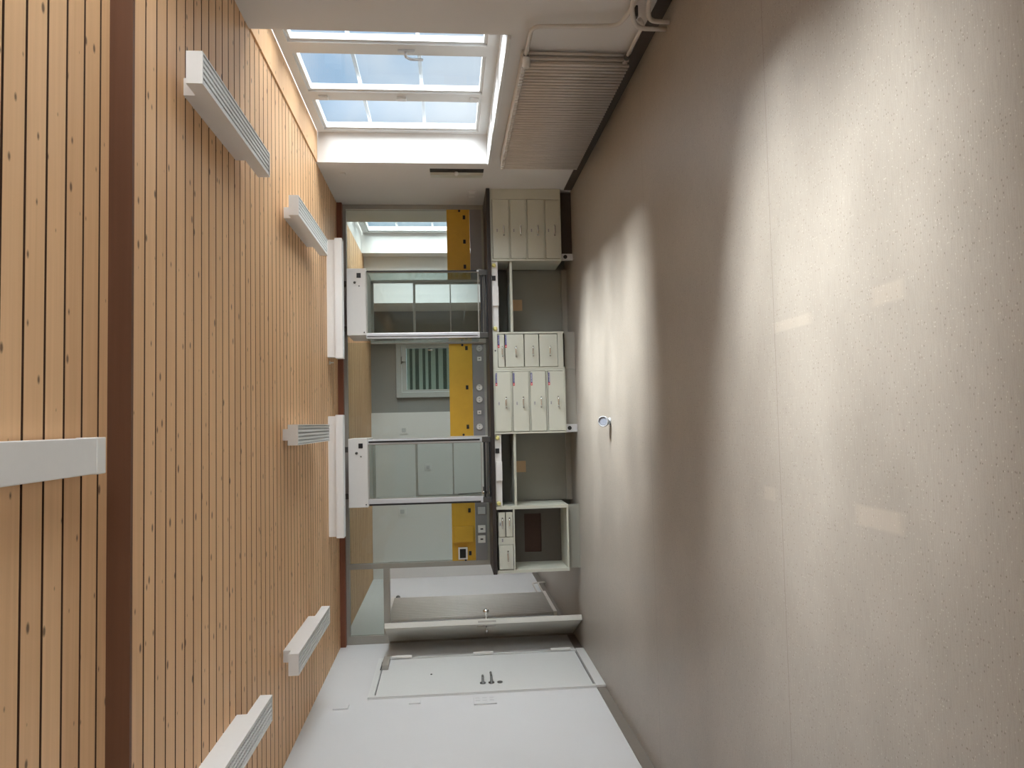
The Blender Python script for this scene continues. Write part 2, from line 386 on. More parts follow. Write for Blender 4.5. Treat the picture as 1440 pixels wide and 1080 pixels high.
window('fill_window', -1.9, .35, 'added window behind the camera, unseen, brings more daylight', handle=False)  # added out of view to let more daylight into the room
window('window_3', 9.26, 10.95, 'white window of the next room seen through the glass', handle=False, panes=2)
struct(MB().box(XO+.01, XO+.55, YB, YF+1, 2.72, 2.80), 'trim_4', M['eave'], 'grey roof overhang outside the windows', 'eave')

# ------------------------------------------------------------------ glass partition with door bay
pt = struct_root('wall_glass', 'grey framed glass partition between the two rooms', 'partition', (0, YP, 0))
Y0, Y1 = YP-.03, YP+.04
for (a, b) in ((XL, -2.352), (-1.612, -1.556), (2.492, XR)):
    MB().box(a, b, Y0, Y1, 0 if a < 0 else .90, 2.562, .004).build('post', M['alu'], pt)
MB().box(-2.352, -1.612, Y0, Y1, 2.525, 2.562).build('rail', M['alu'], pt)
MB().box(-1.556, 2.492, Y0, Y1, 2.525, 2.562).build('rail', M['alu'], pt)
MB().box(-2.352, -1.612, Y0, Y1, 2.080, 2.150, .004).build('transom', M['alu'], pt)
MB().box(-1.556, 2.492, Y0+.01, Y1-.01, 0, .93).build('infill_panel', M['panel'], pt)
for (a, b) in ((-1.556, -.835), (-.165, .95), (1.66, 2.492)):
    MB().box(a, b, YP-.003, YP+.003, 1.372, 2.525).build('pane', M['gpart'], pt)
MB().box(-2.352, -1.612, YP-.003, YP+.003, 2.150, 2.525).build('pane', M['gpart'], pt)
MB().box(-1.612+.0, -1.556, Y1, Y1+.02, 0, 2.1).build('door_stop', M['alu'], pt)

# open door leaf of the partition
HX, HY, LW = -2.385, 8.50, .70
dvec = Vector((.44, -.898)).normalized()
d2 = struct_root('door_1', 'pale grey door of the glass partition standing open towards the camera', 'door', (HX, HY, 0))
d2.rotation_euler = (0, 0, math.atan2(dvec.y, dvec.x))
def local(mb, name, mat, par):
    o = bpy.data.objects.new(name, mb.mesh(name, mat)); C.objects.link(o); o.parent = par; return o
leaf = local(MB().box(0, LW, -.028, .028, .018, 2.088, .003), 'leaf', M['leaf'], d2)
for s, nm in ((1, 'knob'), (-1, 'lever')):
    h = MB()
    h.box(LW-.075, LW-.045, s*.028, s*.036, .93, 1.13, .003) if s > 0 else h.box(LW-.075, LW-.045, -.036, -.028, .93, 1.13, .003)
    if s > 0:
        h.lathe((LW-.06, .036, 1.03), (0, 1, 0), [(0, .012), (.045, .013), (.058, .024), (.076, .033), (.096, .029), (.108, .008)])
    else:
        h.tube([(LW-.06, -.036, 1.03), (LW-.06, -.085, 1.03), (LW-.17, -.09, 1.03)], .010, bend=.015)
    local(h, 'door_'+nm, M['chrome'], d2)
local(MB().box(LW-.0005, LW+.002, -.010, .010, .93, 1.12), 'latch_plate', M['alu'], d2)
for z in (.25, 1.05, 1.85):
    local(MB().cyl((0, -.034, z-.06), (0, -.034, z+.06), .010), 'hinge', M['alu'], d2)

# ---- white flush door in the left wall
d1 = struct_root('door_2', 'white flush door with three white hinges and dark levers in the left wall', 'door', (XL, 7.37, 0))
X = XL
f = MB()
f.box(X, X+.022, 6.815, 6.862, .0, 2.155); f.box(X, X+.022, 7.885, 7.925, .0, 2.155); f.box(X, X+.022, 6.862, 7.885, 2.098, 2.155)
f.build('door_frame', M['door'], d1)
MB().box(X, X+.016, 6.872, 7.880, .105, 2.088, .003).build('leaf', M['door'], d1)
MB().box(X, X+.004, 6.862, 7.885, .09, 2.098).build('seal', M['ink'], d1)
MB().box(X, X+.030, 6.80, 7.925, .0, .088, .002).build('kick_plate', M['door'], d1)
for z in (1.915, 1.07, .25):
    MB().box(X+.006, X+.045, 7.885, 7.925, z-.105, z+.105, .004).build('hinge', M['white_plastic'], d1)
c = MB(); c.box(X+.016, X+.062, 7.56, 7.86, 2.03, 2.095, .006); cl = c.build('door_closer', M['alu'], d1)
MB().box(X+.030, X+.040, 7.52, 7.75, 2.096, 2.106).build('closer_arm', M['dark_metal'], cl)
for z, ln in ((1.115, .045), (1.035, .12)):
    h = MB(); h.lathe((X+.016, 7.045, z), (1, 0, 0), [(0, .028), (.008, .028), (.010, .012), (.058, .011)])
    h.tube([(X+.068, 7.045, z), (X+.072, 7.045+.01, z), (X+.072, 7.045+ln, z)], .011)
    h.build('door_lever', M['dark_metal'], d1)
MB().lathe((X+.016, 7.045, .955), (1, 0, 0), [(0, .024), (.008, .024), (.009, .010)]).build('lock_rosette', M['dark_metal'], d1)
MB().lathe((X+.016, 7.36, 1.60), (1, 0, 0), [(0, .010), (.006, .009)]).build('door_viewer', M['dark_metal'], d1)

# small fittings on the left wall
MB_ = MB().box(X, X+.014, 6.62, 6.72, 2.30, 2.43, .003).build('wall_plate', M['wall_l']); tag(MB_, 'white cover plate high on the door wall near the ceiling', 'cover plate')
MB_ = MB().box(X, X+.012, 6.655, 6.735, 1.68, 1.78, .003).build('wall_plate', M['wall_l']); tag(MB_, 'small white cover plate on the wall beside the upper door edge', 'cover plate')
sg = thing('wall_sign', 'pale panel with two rows of small grey marks beside the door levers', 'panel', (X, 6.64, 1.11))  # wall sign: pale plate with two rows of grey marks
MB().box(X, X+.012, 6.555, 6.725, 1.015, 1.215, .003).build('plate', M['wall_l'], sg)
for i in range(3):
    for j in range(2):
        zc_ = 1.18-i*.062; yc_ = 6.69-j*.06
        b = MB(); b.box(X+.012, X+.0135, yc_-.010, yc_+.010, zc_-.020, zc_+.020)
        b.build('mark', M['pale_plastic'], sg)

# ------------------------------------------------------------------ small things on the right wall
fl = thing('wall_flap', 'dark open slot with grey flap and white knob in the wall beside the window', 'flap', (XR, 7.43, 1.27))
MB().box(XR-.004, XR, 7.295, 7.392, .995, 1.535).build('slot', M['black'], fl)
MB().prism([(XR-.002, 7.392), (XR-.030, 7.398), (XR-.004, 7.555), (XR-.002, 7.555)], 'Z', 1.0, 1.53).build('flap', M['cab'], fl)
MB().lathe((XR-.004, 7.385, 1.27), (-1, 0, 0), [(0, .018), (.02, .022), (.035, .012)]).build('knob', M['white_plastic'], fl)
so = thing('power_socket', 'double white wall socket on the right wall just above the worktop', 'socket', (XR, 8.11, 1.09))
MB().box(XR-.010, XR, 7.99, 8.235, 1.045, 1.135, .003).build('plate', M['wall'], so)
for yc_ in (8.05, 8.17):
    MB().box(XR-.013, XR-.009, yc_-.032, yc_+.032, 1.058, 1.122, .002).build('insert', M['white_plastic'], so)
tag(MB().box(XR-.010, XR, 7.43, 7.50, 2.385, 2.435, .002).build('wall_plate', M['wall']), 'tiny white cover plate high on the wall right of the partition', 'cover plate')

# ------------------------------------------------------------------ radiator under the window
rd = thing('radiator', 'long cream ribbed column radiator under the large window', 'radiator', (2.48, 5.93, .108))
NSEC, RY0, RY1, RZ0, RZ1 = 45, 4.885, 7.0, .108, .852
pitch = (RY1-RY0)/NSEC
def section_mesh():
    m = MB()
    for xx in (2.430+.017, 2.487, 2.541-.017):
        m.cyl((xx, 0, RZ0), (xx, 0, RZ1-.01), .0105, seg=12)
    for (a, b) in ((RZ1-.030, RZ1),):
        m.box(2.432, 2.540, -pitch*.33, pitch*.33, a, b, .007)
    return m.mesh('section', M['rad'])
sm = section_mesh()
for k in range(NSEC):
    o = bpy.data.objects.new('section', sm); C.objects.link(o); o.location = (0, RY0+(k+.5)*pitch, 0); put(o, rd)
hb = MB()
for zz in (RZ0+.024, RZ1-.024): hb.cyl((2.487, RY0-.002, zz), (2.487, RY1+.002, zz), .014, seg=12)
hb.build('header_tube', M['rad'], rd)
tv = MB(); tv.lathe((2.487, RY0-.002, RZ1-.024), (0, -1, 0), [(0, .014), (.02, .018), (.03, .014)])
vb = tv.build('valve', M['dark_metal'], rd)
MB().lathe((2.470, RY0-.03, RZ1-.024), (-1, .15, 0), [(0, .020), (.012, .026), (.06, .027), (.072, .020)]).build('thermostat_head', M['white_plastic'], vb)
MB().lathe((2.487, RY0-.002, RZ0+.024), (0, -1, 0), [(0, .016), (.02, .022), (.045, .020), (.05, .012)]).build('return_valve', M['dark_metal'], rd)
hp = thing('heating_pipe', 'cream heating pipes running from the floor up to the radiator valves', 'pipe', (2.46, 4.4, 0))
XPI = 2.487
MB().tube([(XPI, RY0-.034, RZ1-.024), (XPI, 4.50, RZ1-.024), (XPI, 4.47, .285), (XPI, 4.30, .245), (XPI, 3.6, .245)], .0135, bend=.07).build('supply_pipe', M['rad'], hp)
MB().tube([(XPI, RY0-.054, RZ0+.024), (XPI, 4.60, RZ0+.022), (XPI, 4.45, RZ0+.02), (XPI-.01, 4.37, .17)], .0125, bend=.06).build('return_pipe', M['rad'], hp)
MB().tube([(2.427, 4.385, .001), (2.427, 4.385, .20), (XPI-.01, 4.22, .262), (XPI-.01, 3.6, .262)], .0145, bend=.07).build('riser_pipe', M['rad'], hp)
MB().tube([(2.437, 4.318, .001), (2.437, 4.318, .13), (XPI-.02, 4.16, .175), (XPI-.02, 3.6, .175)], .0145, bend=.07).build('riser_pipe', M['rad'], hp)
MB().box(2.475, XR-.002, 4.33, 4.365, .19, .225, .004).build('pipe_clip', M['dark_metal'], hp)

# ------------------------------------------------------------------ next room: glazed door, tall radiator, plates
d3 = struct_root('door_3', 'grey door with glass pane and pale louvre blind in the next room', 'door', (.9, YF, 0))
f = MB(); f.box(.44, .525, YF+.0, YF+.06, 0, 2.215); f.box(1.275, 1.36, YF+.0, YF+.06, 0, 2.215); f.box(.525, 1.275, YF, YF+.06, 2.13, 2.215)
f.build('door_frame', M['greydoor'], d3)
f = MB(); f.box(.53, .565, YF-.01, YF+.035, .01, 2.125); f.box(1.235, 1.27, YF-.01, YF+.035, .01, 2.125); f.box(.565, 1.235, YF-.01, YF+.035, 2.05, 2.125); f.box(.565, 1.235, YF-.01, YF+.035, .01, .95)
f.build('leaf', M['greydoor'], d3)
MB().box(.565, 1.235, YF+.006, YF+.012, .95, 2.05).build('pane', M['gpart'], d3)
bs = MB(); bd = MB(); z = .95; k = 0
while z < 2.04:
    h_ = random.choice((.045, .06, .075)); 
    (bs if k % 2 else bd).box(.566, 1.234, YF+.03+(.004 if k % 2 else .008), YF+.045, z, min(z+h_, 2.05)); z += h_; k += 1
bs.build('blind_slats', M['slat_a'], d3); bd.build('blind_dark_slats', M['slat_b'], d3)  # dark green slats alternate with the pale ones
cl = MB().box(1.02, 1.27, YF-.06, YF-.012, 2.06, 2.12, .005).build('door_closer', M['greydoor'], d3)
MB().box(.98, 1.10, YF-.045, YF-.03, 2.122, 2.134).build('closer_arm', M['dark_metal'], cl)
MB().tube([(1.20, YF-.01, 1.62), (1.20, YF-.05, 1.62), (1.20, YF-.05, 1.70)], .012, bend=.01).build('door_handle', M['chrome'], d3)

tr = thing('radiator', 'tall white tube radiator on the left wall behind the open door', 'radiator', (XL, 9.75, .1))
NT = 14
tm = MB().cyl((XL+.075, 0, .14), (XL+.075, 0, 2.18), .023, seg=12).mesh('tube', M['rad'])
for k in range(NT):
    o = bpy.data.objects.new('tube', tm); C.objects.link(o); o.location = (0, 9.22+k*1.06/(NT-1), 0); put(o, tr)
for zz in (.115, 2.182):
    MB().box(XL+.045, XL+.105, 9.19, 10.31, zz-.022, zz+.022, .006).build('header', M['rad'], tr)
MB().box(XL+.002, XL+.05, 9.5, 9.54, 1.9, 1.95).build('bracket', M['rad'], tr)
MB().box(XL+.002, XL+.05, 10.0, 10.04, 1.9, 1.95).build('bracket', M['rad'], tr)
MB().lathe((XL+.075, 10.31, 2.12), (0, 1, 0), [(0, .014), (.03, .016), (.032, .030), (.10, .030), (.115, .02)]).build('thermostat_head', M['dark_metal'], tr)
p = MB(); p.tube([(XL+.075, 10.31, .12), (XL+.075, 10.95, .12), (XL+.075, 10.98, 0)], .011, bend=.04); p.tube([(XL+.055, 10.31, .19), (XL+.055, 11.05, .19), (XL+.055, 11.08, 0)], .011, bend=.04)
p.build('pipe', M['rad'], tr)
def plate(x, z, s, label):
    t = thing('wall_switch', label, 'switch', (x, YF, z))
    MB().box(x-s, x+s, YF-.012, YF, z-s, z+s, .003).build('plate', M['wall'], t)
    MB().box(x-s*.55, x+s*.55, YF-.016, YF-.011, z-s*.55, z+s*.55, .002).build('rocker', M['pale_plastic'], t)
plate(-.69, 1.727, .05, 'square white switch on the far wall seen through the left fume hood')
plate(-.086, 2.105, .06, 'square pale plate on the far wall right of the left fume hood')
plate(-1.385, 2.147, .06, 'square pale plate on the far wall above the left yellow board')

# ------------------------------------------------------------------ lab bench
WT = MB().box(-1.602, XR-.001, 7.89, 8.515, .905, .945, .004).build('worktop', M['top'])
tag(WT, 'long black worktop running under both fume hoods to the right wall', 'worktop')
YFR = 7.925     # plane of the cabinet fronts

def bow_handle(x, z, par, ln=.115, y=YFR-.018):
    h = MB(); r = .0082
    h.tube([(x-ln/2, y, z), (x-ln*.36, y-.042, z+.004), (x+ln*.36, y-.042, z+.004), (x+ln/2, y, z)], r, seg=8, bend=.012)
    for s in (-1, 1): h.cyl((x+s*ln/2, y+.001, z), (x+s*ln/2, y-.006, z), .009, seg=12)
    return h.build('handle', M['chrome'], par)
def drawer(par, x0, x1, z0, z1, hz, hx=None, holder=None, sticker=None, ln=.105):
    g = .004
    d = MB().box(x0+g, x1-g, YFR-.018, YFR, z0+g, z1-g, .003).build('drawer', M['cab'], par)
    bow_handle((x0+x1)/2 if hx is None else hx, hz, d, ln)
    y = YFR-.018
    if holder:
        hxx, hzz = holder
        l = MB(); l.box(hxx-.018, hxx+.018, y-.003, y, hzz-.008, hzz+.008)
        ho = l.build('label_holder', M['pale_plastic'], d)
        s = MB()
        for k in range(3): s.box(hxx-.014+k*.010, hxx-.008+k*.010, y-.0042, y-.0031, hzz-.005, hzz+.005)
        s.build('lettering', M['ink'], ho)
    if sticker:
        # blue strip of pale unreadable lettering behind a red round end with a white cross
        sx, sz = sticker; st = MB().box(sx, sx+.105, y-.0015, y, sz-.009, sz+.009).build('sticker', M['blue'], d)
        MB().box(sx-.030, sx-.0005, y-.0018, y, sz-.010, sz+.010, .0006).build('red_end', M['red'], st)
        w = MB(); w.box(sx-.020, sx-.010, y-.0030, y-.0018, sz-.0022, sz+.0022); w.box(sx-.0172, sx-.0128, y-.0030, y-.0018, sz-.006, sz+.006)
        rnd = random.Random(int(sz*1000)); q = sx+.008
        while q < sx+.098:
            wd = rnd.choice((.003, .005, .007)); w.box(q, min(q+wd, sx+.100), y-.0028, y-.0014, sz-.0045, sz-.0005 if wd > .003 else sz+.0045); q += wd+.0035
        w.build('lettering', M['white'], st)
    return d
def carcass(par, x0, x1, z0, z1, front=True):
    m = MB()
    m.box(x0, x0+.018, YFR, 8.40, z0, z1); m.box(x1-.018, x1, YFR, 8.40, z0, z1)
    m.box(x0+.018, x1-.018, YFR, 8.40, z0, z0+.018); m.box(x0+.018, x1-.018, YFR, 8.40, z1-.018, z1)
    m.box(x0+.018, x1-.018, 8.38, 8.40, z0+.018, z1-.018)
    return m.build('carcass', M['cab'], par)
def rails(par, x0, x1, zs, z0, z1):
    m = MB()
    for z in zs: m.box(x0+.018, x1-.018, YFR-.003, YFR+.3, z-.008, z+.008)
    m.box(x0, x0+.020, YFR-.012, YFR, z0, z1); m.box(x1-.020, x1, YFR-.012, YFR, z0, z1)
    m.box(x0+.020, x1-.020, YFR-.012, YFR, z1-.020, z1); m.box(x0+.020, x1-.020, YFR-.012, YFR, z0, z0+.014)
    return m.build('front_frame', M['cab'], par)
def foot(par, x, wide=.075):
    f_ = MB().box(x, x+wide, 7.94, 7.99, .0, .122, .003).build('foot', M['silver'], par)
    MB().cyl((x+wide/2, 7.938, .085), (x+wide/2, 7.9405, .085), .022).build('foot_hole', M['black'], f_)

# A: four drawers, at the right wall
ca = thing('drawer_cabinet', 'grey cabinet of four drawers against the right wall, in shadow', 'cabinet', (2.1, 8.1, 0), 'bench cabinets')
carcass(ca, 1.752, 2.449, .130, .903); rails(ca, 1.752, 2.449, (.694, .507, .309), .130, .903)
for (a, b, hz, lz) in ((.700, .883, .757, .830), (.513, .688, .575, .648), (.315, .501, .385, .455), (.138, .303, .200, .268)):
    drawer(ca, 1.772, 2.429, a, b, hz, hx=2.085, holder=(2.085, lz))
MB().box(2.449, XR-.001, YFR-.010, YFR+.02, .130, .903).build('filler_strip', M['cab'], ca)
MB().box(1.80, XR-.02, 7.99, 8.01, 0, .130).build('plinth', M['base_dark'], ca)
foot(ca, 1.765, .07)
# B: four drawers of different heights
cb = thing('drawer_cabinet', 'narrow pale cabinet of four unequal drawers, two stickers on top drawers', 'cabinet', (.775, 8.1, 0), 'bench cabinets')
carcass(cb, .572, .976, .125, .903); rails(cb, .572, .976, (), .125, .903)
for (a, b, hz, stk) in ((.775, .851, .800, (.835, .845)), (.565, .773, .652, (.835, .762)), (.403, .563, .467, None), (.198, .401, .282, None)):
    drawer(cb, .592, .952, a, b, hz, hx=.765, sticker=None if stk is None else (stk[0], min(stk[1], b-.012)), ln=.10)
MB().box(.590, .958, YFR-.014, YFR+.02, .853, .886).build('top_strip', M['cab'], cb)
MB().box(.590, .958, YFR-.012, YFR, .125, .198).build('base_strip', M['cab'], cb)
MB().lathe((.775, YFR-.012, .876), (0, -1, 0), [(0, .009), (.004, .009)]).build('lock', M['dark_metal'], cb)
MB().box(.572, .976, 7.965, 7.985, 0, .125).build('plinth', M['cab_in'], cb)
# C: four equal drawers
cc = thing('drawer_cabinet', 'wide pale cabinet of four equal drawers with a sticker on each', 'cabinet', (.22, 8.1, 0), 'bench cabinets')
carcass(cc, -.120, .570, .125, .903); rails(cc, -.120, .570, (.708, .515, .326), .125, .903)
for (a, b, hz, lz, sz) in ((.714, .890, .770, .848, .872), (.522, .700, .585, .655, .684), (.336, .508, .392, .463, .492), (.134, .318, .205, .285, .302)):
    drawer(cc, -.100, .550, a, b, hz, hx=.215, holder=(.205, lz), sticker=(.425, sz))
MB().box(-.03, .570, 7.965, 7.985, 0, .125).build('plinth', M['cab_in'], cc)
foot(cc, -.115, .085)
# D: three small drawers above an open compartment
cd = thing('open_cabinet', 'pale cabinet with three small drawers above a dark empty compartment', 'cabinet', (-1.24, 8.1, 0), 'bench cabinets')
m = MB(); x0, x1, z0, z1 = -1.594, -.890, .128, .903
m.box(x0, x0+.030, YFR-.012, 8.40, z0, z1); m.box(x1-.034, x1, YFR-.012, 8.40, z0, z1)
m.box(x0+.030, x1-.034, YFR-.012, 8.40, z0, z0+.018); m.box(x0+.030, x1-.034, YFR-.012, 8.40, z1-.018, z1)
m.box(x0+.030, x1-.034, YFR-.012, 8.38, .708, .724)
m.build('carcass', M['cab'], cd)
bp = MB(); hx0, hx1, hz0, hz1 = -1.46, -1.03, .370, .560      # back board with a cut-out
bp.box(x0+.03, hx0, 8.36, 8.375, z0+.018, .708); bp.box(hx1, x1-.034, 8.36, 8.375, z0+.018, .708)
bp.box(hx0, hx1, 8.36, 8.375, z0+.018, hz0); bp.box(hx0, hx1, 8.36, 8.375, hz1, .708)
bp.build('back_board', M['dark_back'], cd)
MB().box(hx0-.02, hx1+.02, 8.385, 8.40, hz0-.02, hz1+.02).build('rear_cover', M['brown'], cd)
MB().box(x0+.03, x1-.034, YFR-.012, YFR+.3, .884, .902).build('drawer_rail', M['cab'], cd)
drawer(cd, -1.215, -.950, .806, .882, .838, hx=-1.065, ln=.10)
drawer(cd, -1.215, -.950, .726, .804, .762, hx=-1.065, ln=.10)
drawer(cd, -1.558, -1.295, .726, .882, .785, hx=-1.415, ln=.10)
ds = MB().box(-1.293, -1.217, YFR-.014, YFR+.005, .726, .882).build('divider', M['cab'], cd)
for (xx, zz) in ((-1.245, .842), (-1.075, .862)):
    l = MB().box(xx-.020, xx+.020, YFR-.0215, YFR-.014, zz-.010, zz+.010).build('label_holder', M['pale_plastic'], cd)
    s = MB()
    for k in range(3): s.box(xx-.015+k*.010, xx-.008+k*.010, YFR-.0225, YFR-.0216, zz-.006, zz+.006)
    s.build('lettering', M['ink'], l)
MB().box(-1.575, -.895, 7.965, 7.985, 0, .128).build('plinth', M['panel'], cd)

# knee spaces under the hoods
def bay(x0, x1, which, boxx, sockx, kx, cardx):
    fs = thing('service_fascia', 'white supply strip with two yellow valves under the worktop below the %s fume hood' % which, 'supply strip', ((x0+x1)/2, 7.93, .87), 'supply strips')
    MB().box(x0, x1, 7.930, 7.955, .832, .903, .003).build('strip', M['lamp'], fs)
    MB().box(boxx[0], boxx[1], 7.905, 7.930, .828, .898, .004).build('cover_box', M['lamp'], fs)
    MB().box(sockx-.026, sockx+.026, 7.920, 7.931, .856, .896, .002).build('socket', M['black'], fs)
    for k in kx:
        MB().lathe((k, 7.930, .872), (0, -1, 0), [(0, .024), (.012, .024), (.03, .019), (.036, .012)]).build('valve', M['valve'], fs)
    sh = MB().box(x0, x1, 7.94, 8.42, .674, .700, .003).build('shelf', M['cab']); tag(sh, 'pale shelf edge across the knee space below the %s fume hood' % which, 'shelf', 'knee space shelves')
    bk = thing('back_panel', 'grey panel closing the knee space below the %s fume hood' % which, 'panel', ((x0+x1)/2, 8.45, 0), 'knee space panels')
    MB().box(x0, x1, 8.44, 8.46, .02, .903).build('panel', M['panel'], bk)
    MB().box(x0, x1, 8.40, 8.44, 0, .06).build('kick_strip', M['cab_in'], bk)
    cd_ = MB().box(cardx, cardx+.128, 8.434, 8.4395, .520, .665).build('card_label', M['card']); tag(cd_, 'beige card stuck to the panel below the %s fume hood' % which, 'card', 'beige cards')
bay(.978, 1.750, 'right', (1.263, 1.473), 1.566, (1.016, 1.706), 1.285)
bay(-.888, -.122, 'left', (-.617, -.413), -.299, (-.858, -.162), -.568)

# ------------------------------------------------------------------ wall boards between the hoods
def service(x0, x1, label, clips, pins):
    t = thing('splashback', label, 'panel', ((x0+x1)/2, YP, 1.15), 'service panels')
    yb = MB().box(x0, x1, YP-.035, YP-.012, 1.106, 1.372, .002).build('yellow_board', M['yellow'], t)
    MB().box(x0, x1, YP-.040, YP-.012, .945, 1.104, .002).build('grey_board', M['grey_panel'], t)
    MB().box(x0, x1, YP-.055, YP-.040, .945, .972).build('ledge', M['panel'], t)
    for cx_ in clips: MB().box(cx_-.024, cx_+.024, YP-.043, YP-.035, 1.155, 1.185, .003).build('clip', M['black'], t)
    for (px, pz) in pins: MB().lathe((px, YP-.035, pz), (0, -1, 0), [(0, .014), (.006, .012)]).build('screw', M['black'], t)
    return t
service(1.665, 2.490, 'yellow and grey board at the right wall with three black clips', (1.817, 2.111, 2.397), ((2.475, 1.225),))
service(-.142, .920, 'yellow and grey board between the two fume hoods', (-.037, .415, .869), ((.905, 1.217), (-.128, 1.22)))
sv = service(-1.555, -.850, 'yellow and grey board left of both fume hoods with a yellow cover', (-.989, -1.473), ((-1.545, 1.222),))
MB().box(-1.345, -1.165, YP-.085, YP-.035, 1.125, 1.355, .012).build('cover_box', M['yellow'], sv)
dp = thing('wall_display', 'small black display in a white frame on the left yellow board', 'display', (-1.47, YP-.035, 1.25))
MB().box(-1.540, -1.402, YP-.055, YP-.035, 1.200, 1.305, .004).build('frame', M['white_plastic'], dp)
MB().box(-1.522, -1.420, YP-.058, YP-.054, 1.220, 1.288).build('screen', M['black'], dp)
def round_socket(x, z, label, r=.036, mat='pale_plastic'):
    t = thing('power_socket', label, 'socket', (x, YP-.04, z), 'round bench sockets')
    MB().lathe((x, YP-.040, z), (0, -1, 0), [(0, r), (.012, r), (.016, r*.9), (.012, r*.72), (.006, r*.70)]).build('ring', M[mat], t)
    for s in (-1, 1): MB().lathe((x+s*r*.35, YP-.046, z), (0, -1, 0), [(0, .005), (.003, .005)]).build('pin_hole', M['ink'], t)
round_socket(1.755, 1.005, 'round grey socket beside the right side of the right fume hood')
round_socket(.862, 1.022, 'blank round grey socket just left of the right fume hood')
round_socket(.412, 1.030, 'second round socket from the right on the board between the fume hoods', mat='white_plastic')
round_socket(.272, 1.032, 'third round socket from the right on the board between the fume hoods', mat='white_plastic')
round_socket(-.040, 1.036, 'round socket on the centre board nearest the left fume hood', mat='white_plastic')
def sq_socket(x, z, label, s, hole=True):
    t = thing('power_socket', label, 'socket', (x, YP-.04, z), 'square bench sockets')
    MB().box(x-s, x+s, YP-.052, YP-.040, z-s, z+s, .003).build('plate', M['white_plastic'] if hole else M['pale_plastic'], t)
    if hole: MB().box(x-s*.18, x+s*.18, YP-.0535, YP-.0515, z-s*.38, z+s*.38).build('slot', M['black'], t)
    else: MB().box(x-s*.5, x+s*.5, YP-.056, YP-.0515, z-s*.5, z+s*.5, .002).build('insert', M['pale_plastic'], t)
sq_socket(.742, 1.024, 'small square socket with black slot right of the round sockets', .024)
sq_socket(.124, 1.036, 'small square socket with black slot between two round sockets', .022)
sq_socket(-.995, 1.032, 'pale square socket without slot beside the left fume hood', .042, hole=False)
sq_socket(-1.203, 1.034, 'white square socket with black slot, right one of the pair', .042)
sq_socket(-1.318, 1.036, 'white square socket with black slot, left one of the pair', .042)

# ------------------------------------------------------------------ fume hoods
def hood(label, bx0, bx1, x0, x1, lpost, rpost, seals, loc):
    t = thing('fume_hood', label, 'fume hood', loc, 'bench fume hoods')
    yf, yb, zt = 7.97, 8.515, 2.25
    tb = MB().box(bx0, bx1, yf-.01, yb, zt, 2.452, .005).build('control_box', M['hood'], t)
    sx = bx1-.072
    MB().box(sx-.030, sx+.022, yf-.016, yf-.0095, 2.300, 2.345, .002).build('socket', M['black'], tb)
    MB().lathe((bx1-.152, yf-.010, 2.366), (0, -1, 0), [(0, .014), (.004, .014), (.006, .008), (.012, .007)]).build('switch', M['dark_metal'], tb)
    MB().lathe((bx1-.19, yf-.010, 2.32), (0, -1, 0), [(0, .008), (.004, .007)]).build('indicator', M['dark_metal'], tb)
    MB().lathe((bx0+.03, yf-.010, 2.27), (0, -1, 0), [(0, .008), (.004, .007)]).build('indicator', M['dark_metal'], tb)
    for q in (bx0+.10, bx1-.12):
        MB().box(q-.03, q+.03, 8.20, 8.26, 2.452, ZC+.002).build('hanger', M['dark_metal'], tb)
    # glass side walls
    for xx in (x0+.004, x1-.010):
        MB().box(xx, xx+.006, yf+.03, yb-.03, 1.035, zt).build('side_pane', M['ghood'], t)
    # front posts with black seals
    MB().box(x0, x0+lpost, yf, yf+.045, 1.035, zt, .004).build('front_post', M['silver'], t)
    MB().box(x1-rpost, x1, yf, yf+.045, 1.035, zt, .004).build('front_post', M['silver'], t)
    for (a, b) in seals: MB().box(a, b, yf-.006, yf+.004, 1.06, zt-.01).build('seal', M['black'], t)
    # back posts
    for (a, b) in ((x0, x0+.03), (x1-.03, x1)):
        MB().box(a, b, yb-.035, yb+.02, .975, zt, .003).build('back_post', M['alu'], t)
    # front sash: one big pane in a slim frame
    fs = MB(); a, b = x0+lpost, x1-rpost
    fs.box(a, b, yf+.012, yf+.032, zt-.014, zt); fs.box(a, b, yf+.012, yf+.032, 1.040, 1.050)
    fs.box(a, a+.006, yf+.012, yf+.032, 1.050, zt-.014); fs.box(b-.006, b, yf+.012, yf+.032, 1.050, zt-.014)
    s = fs.build('front_sash', M['alu'], t)
    MB().box(a+.005, b-.005, yf+.019, yf+.024, 1.048, zt-.012).build('pane', M['ghood'], s)
    # back sash: lower and upper half with a rail between, plus a cross bar
    bs_ = MB(); a, b = x0+.03, x1-.03
    bs_.box(a, b, yb-.015, yb+.005, 1.745, 1.772); bs_.box(a, b, yb-.010, yb+.005, 1.338, 1.352)
    bs_.box(a, b, yb-.015, yb+.005, .975, 1.0); bs_.box(a, b, yb-.015, yb+.005, zt-.03, zt)
    for q in (a, b-.016): bs_.box(q, q+.016, yb-.015, yb+.005, 1.0, 1.745)
    s = bs_.build('back_sash', M['alu'], t)
    MB().box(a, b, yb-.006, yb-.001, 1.0, zt-.03).build('pane', M['ghood'], s)
    # dark sill on the worktop with airfoil bars
    sl = MB(); sl.box(x0, x1, yf+.0, yf+.06, .945, .962); sl.box(x0+.04, x1-.04, yf-.002, yf+.02, 1.000, 1.022)
    sl.build('sill', M['black'], t)
    MB().box(x0+.045, x1-.045, yf+.004, yf+.016, .970, .992).build('airfoil', M['dark_metal'], t)
    for (a, b) in ((x0-.005, x0+.055), (x1-.055, x1+.005)):
        MB().box(a, b, yf-.008, yf+.07, .945, 1.036, .004).build('base_block', M['dark_metal'], t)
    MB().box(x0, x1, yb-.03, yb+.02, .945, .975).build('back_sill', M['alu'], t)
    return t
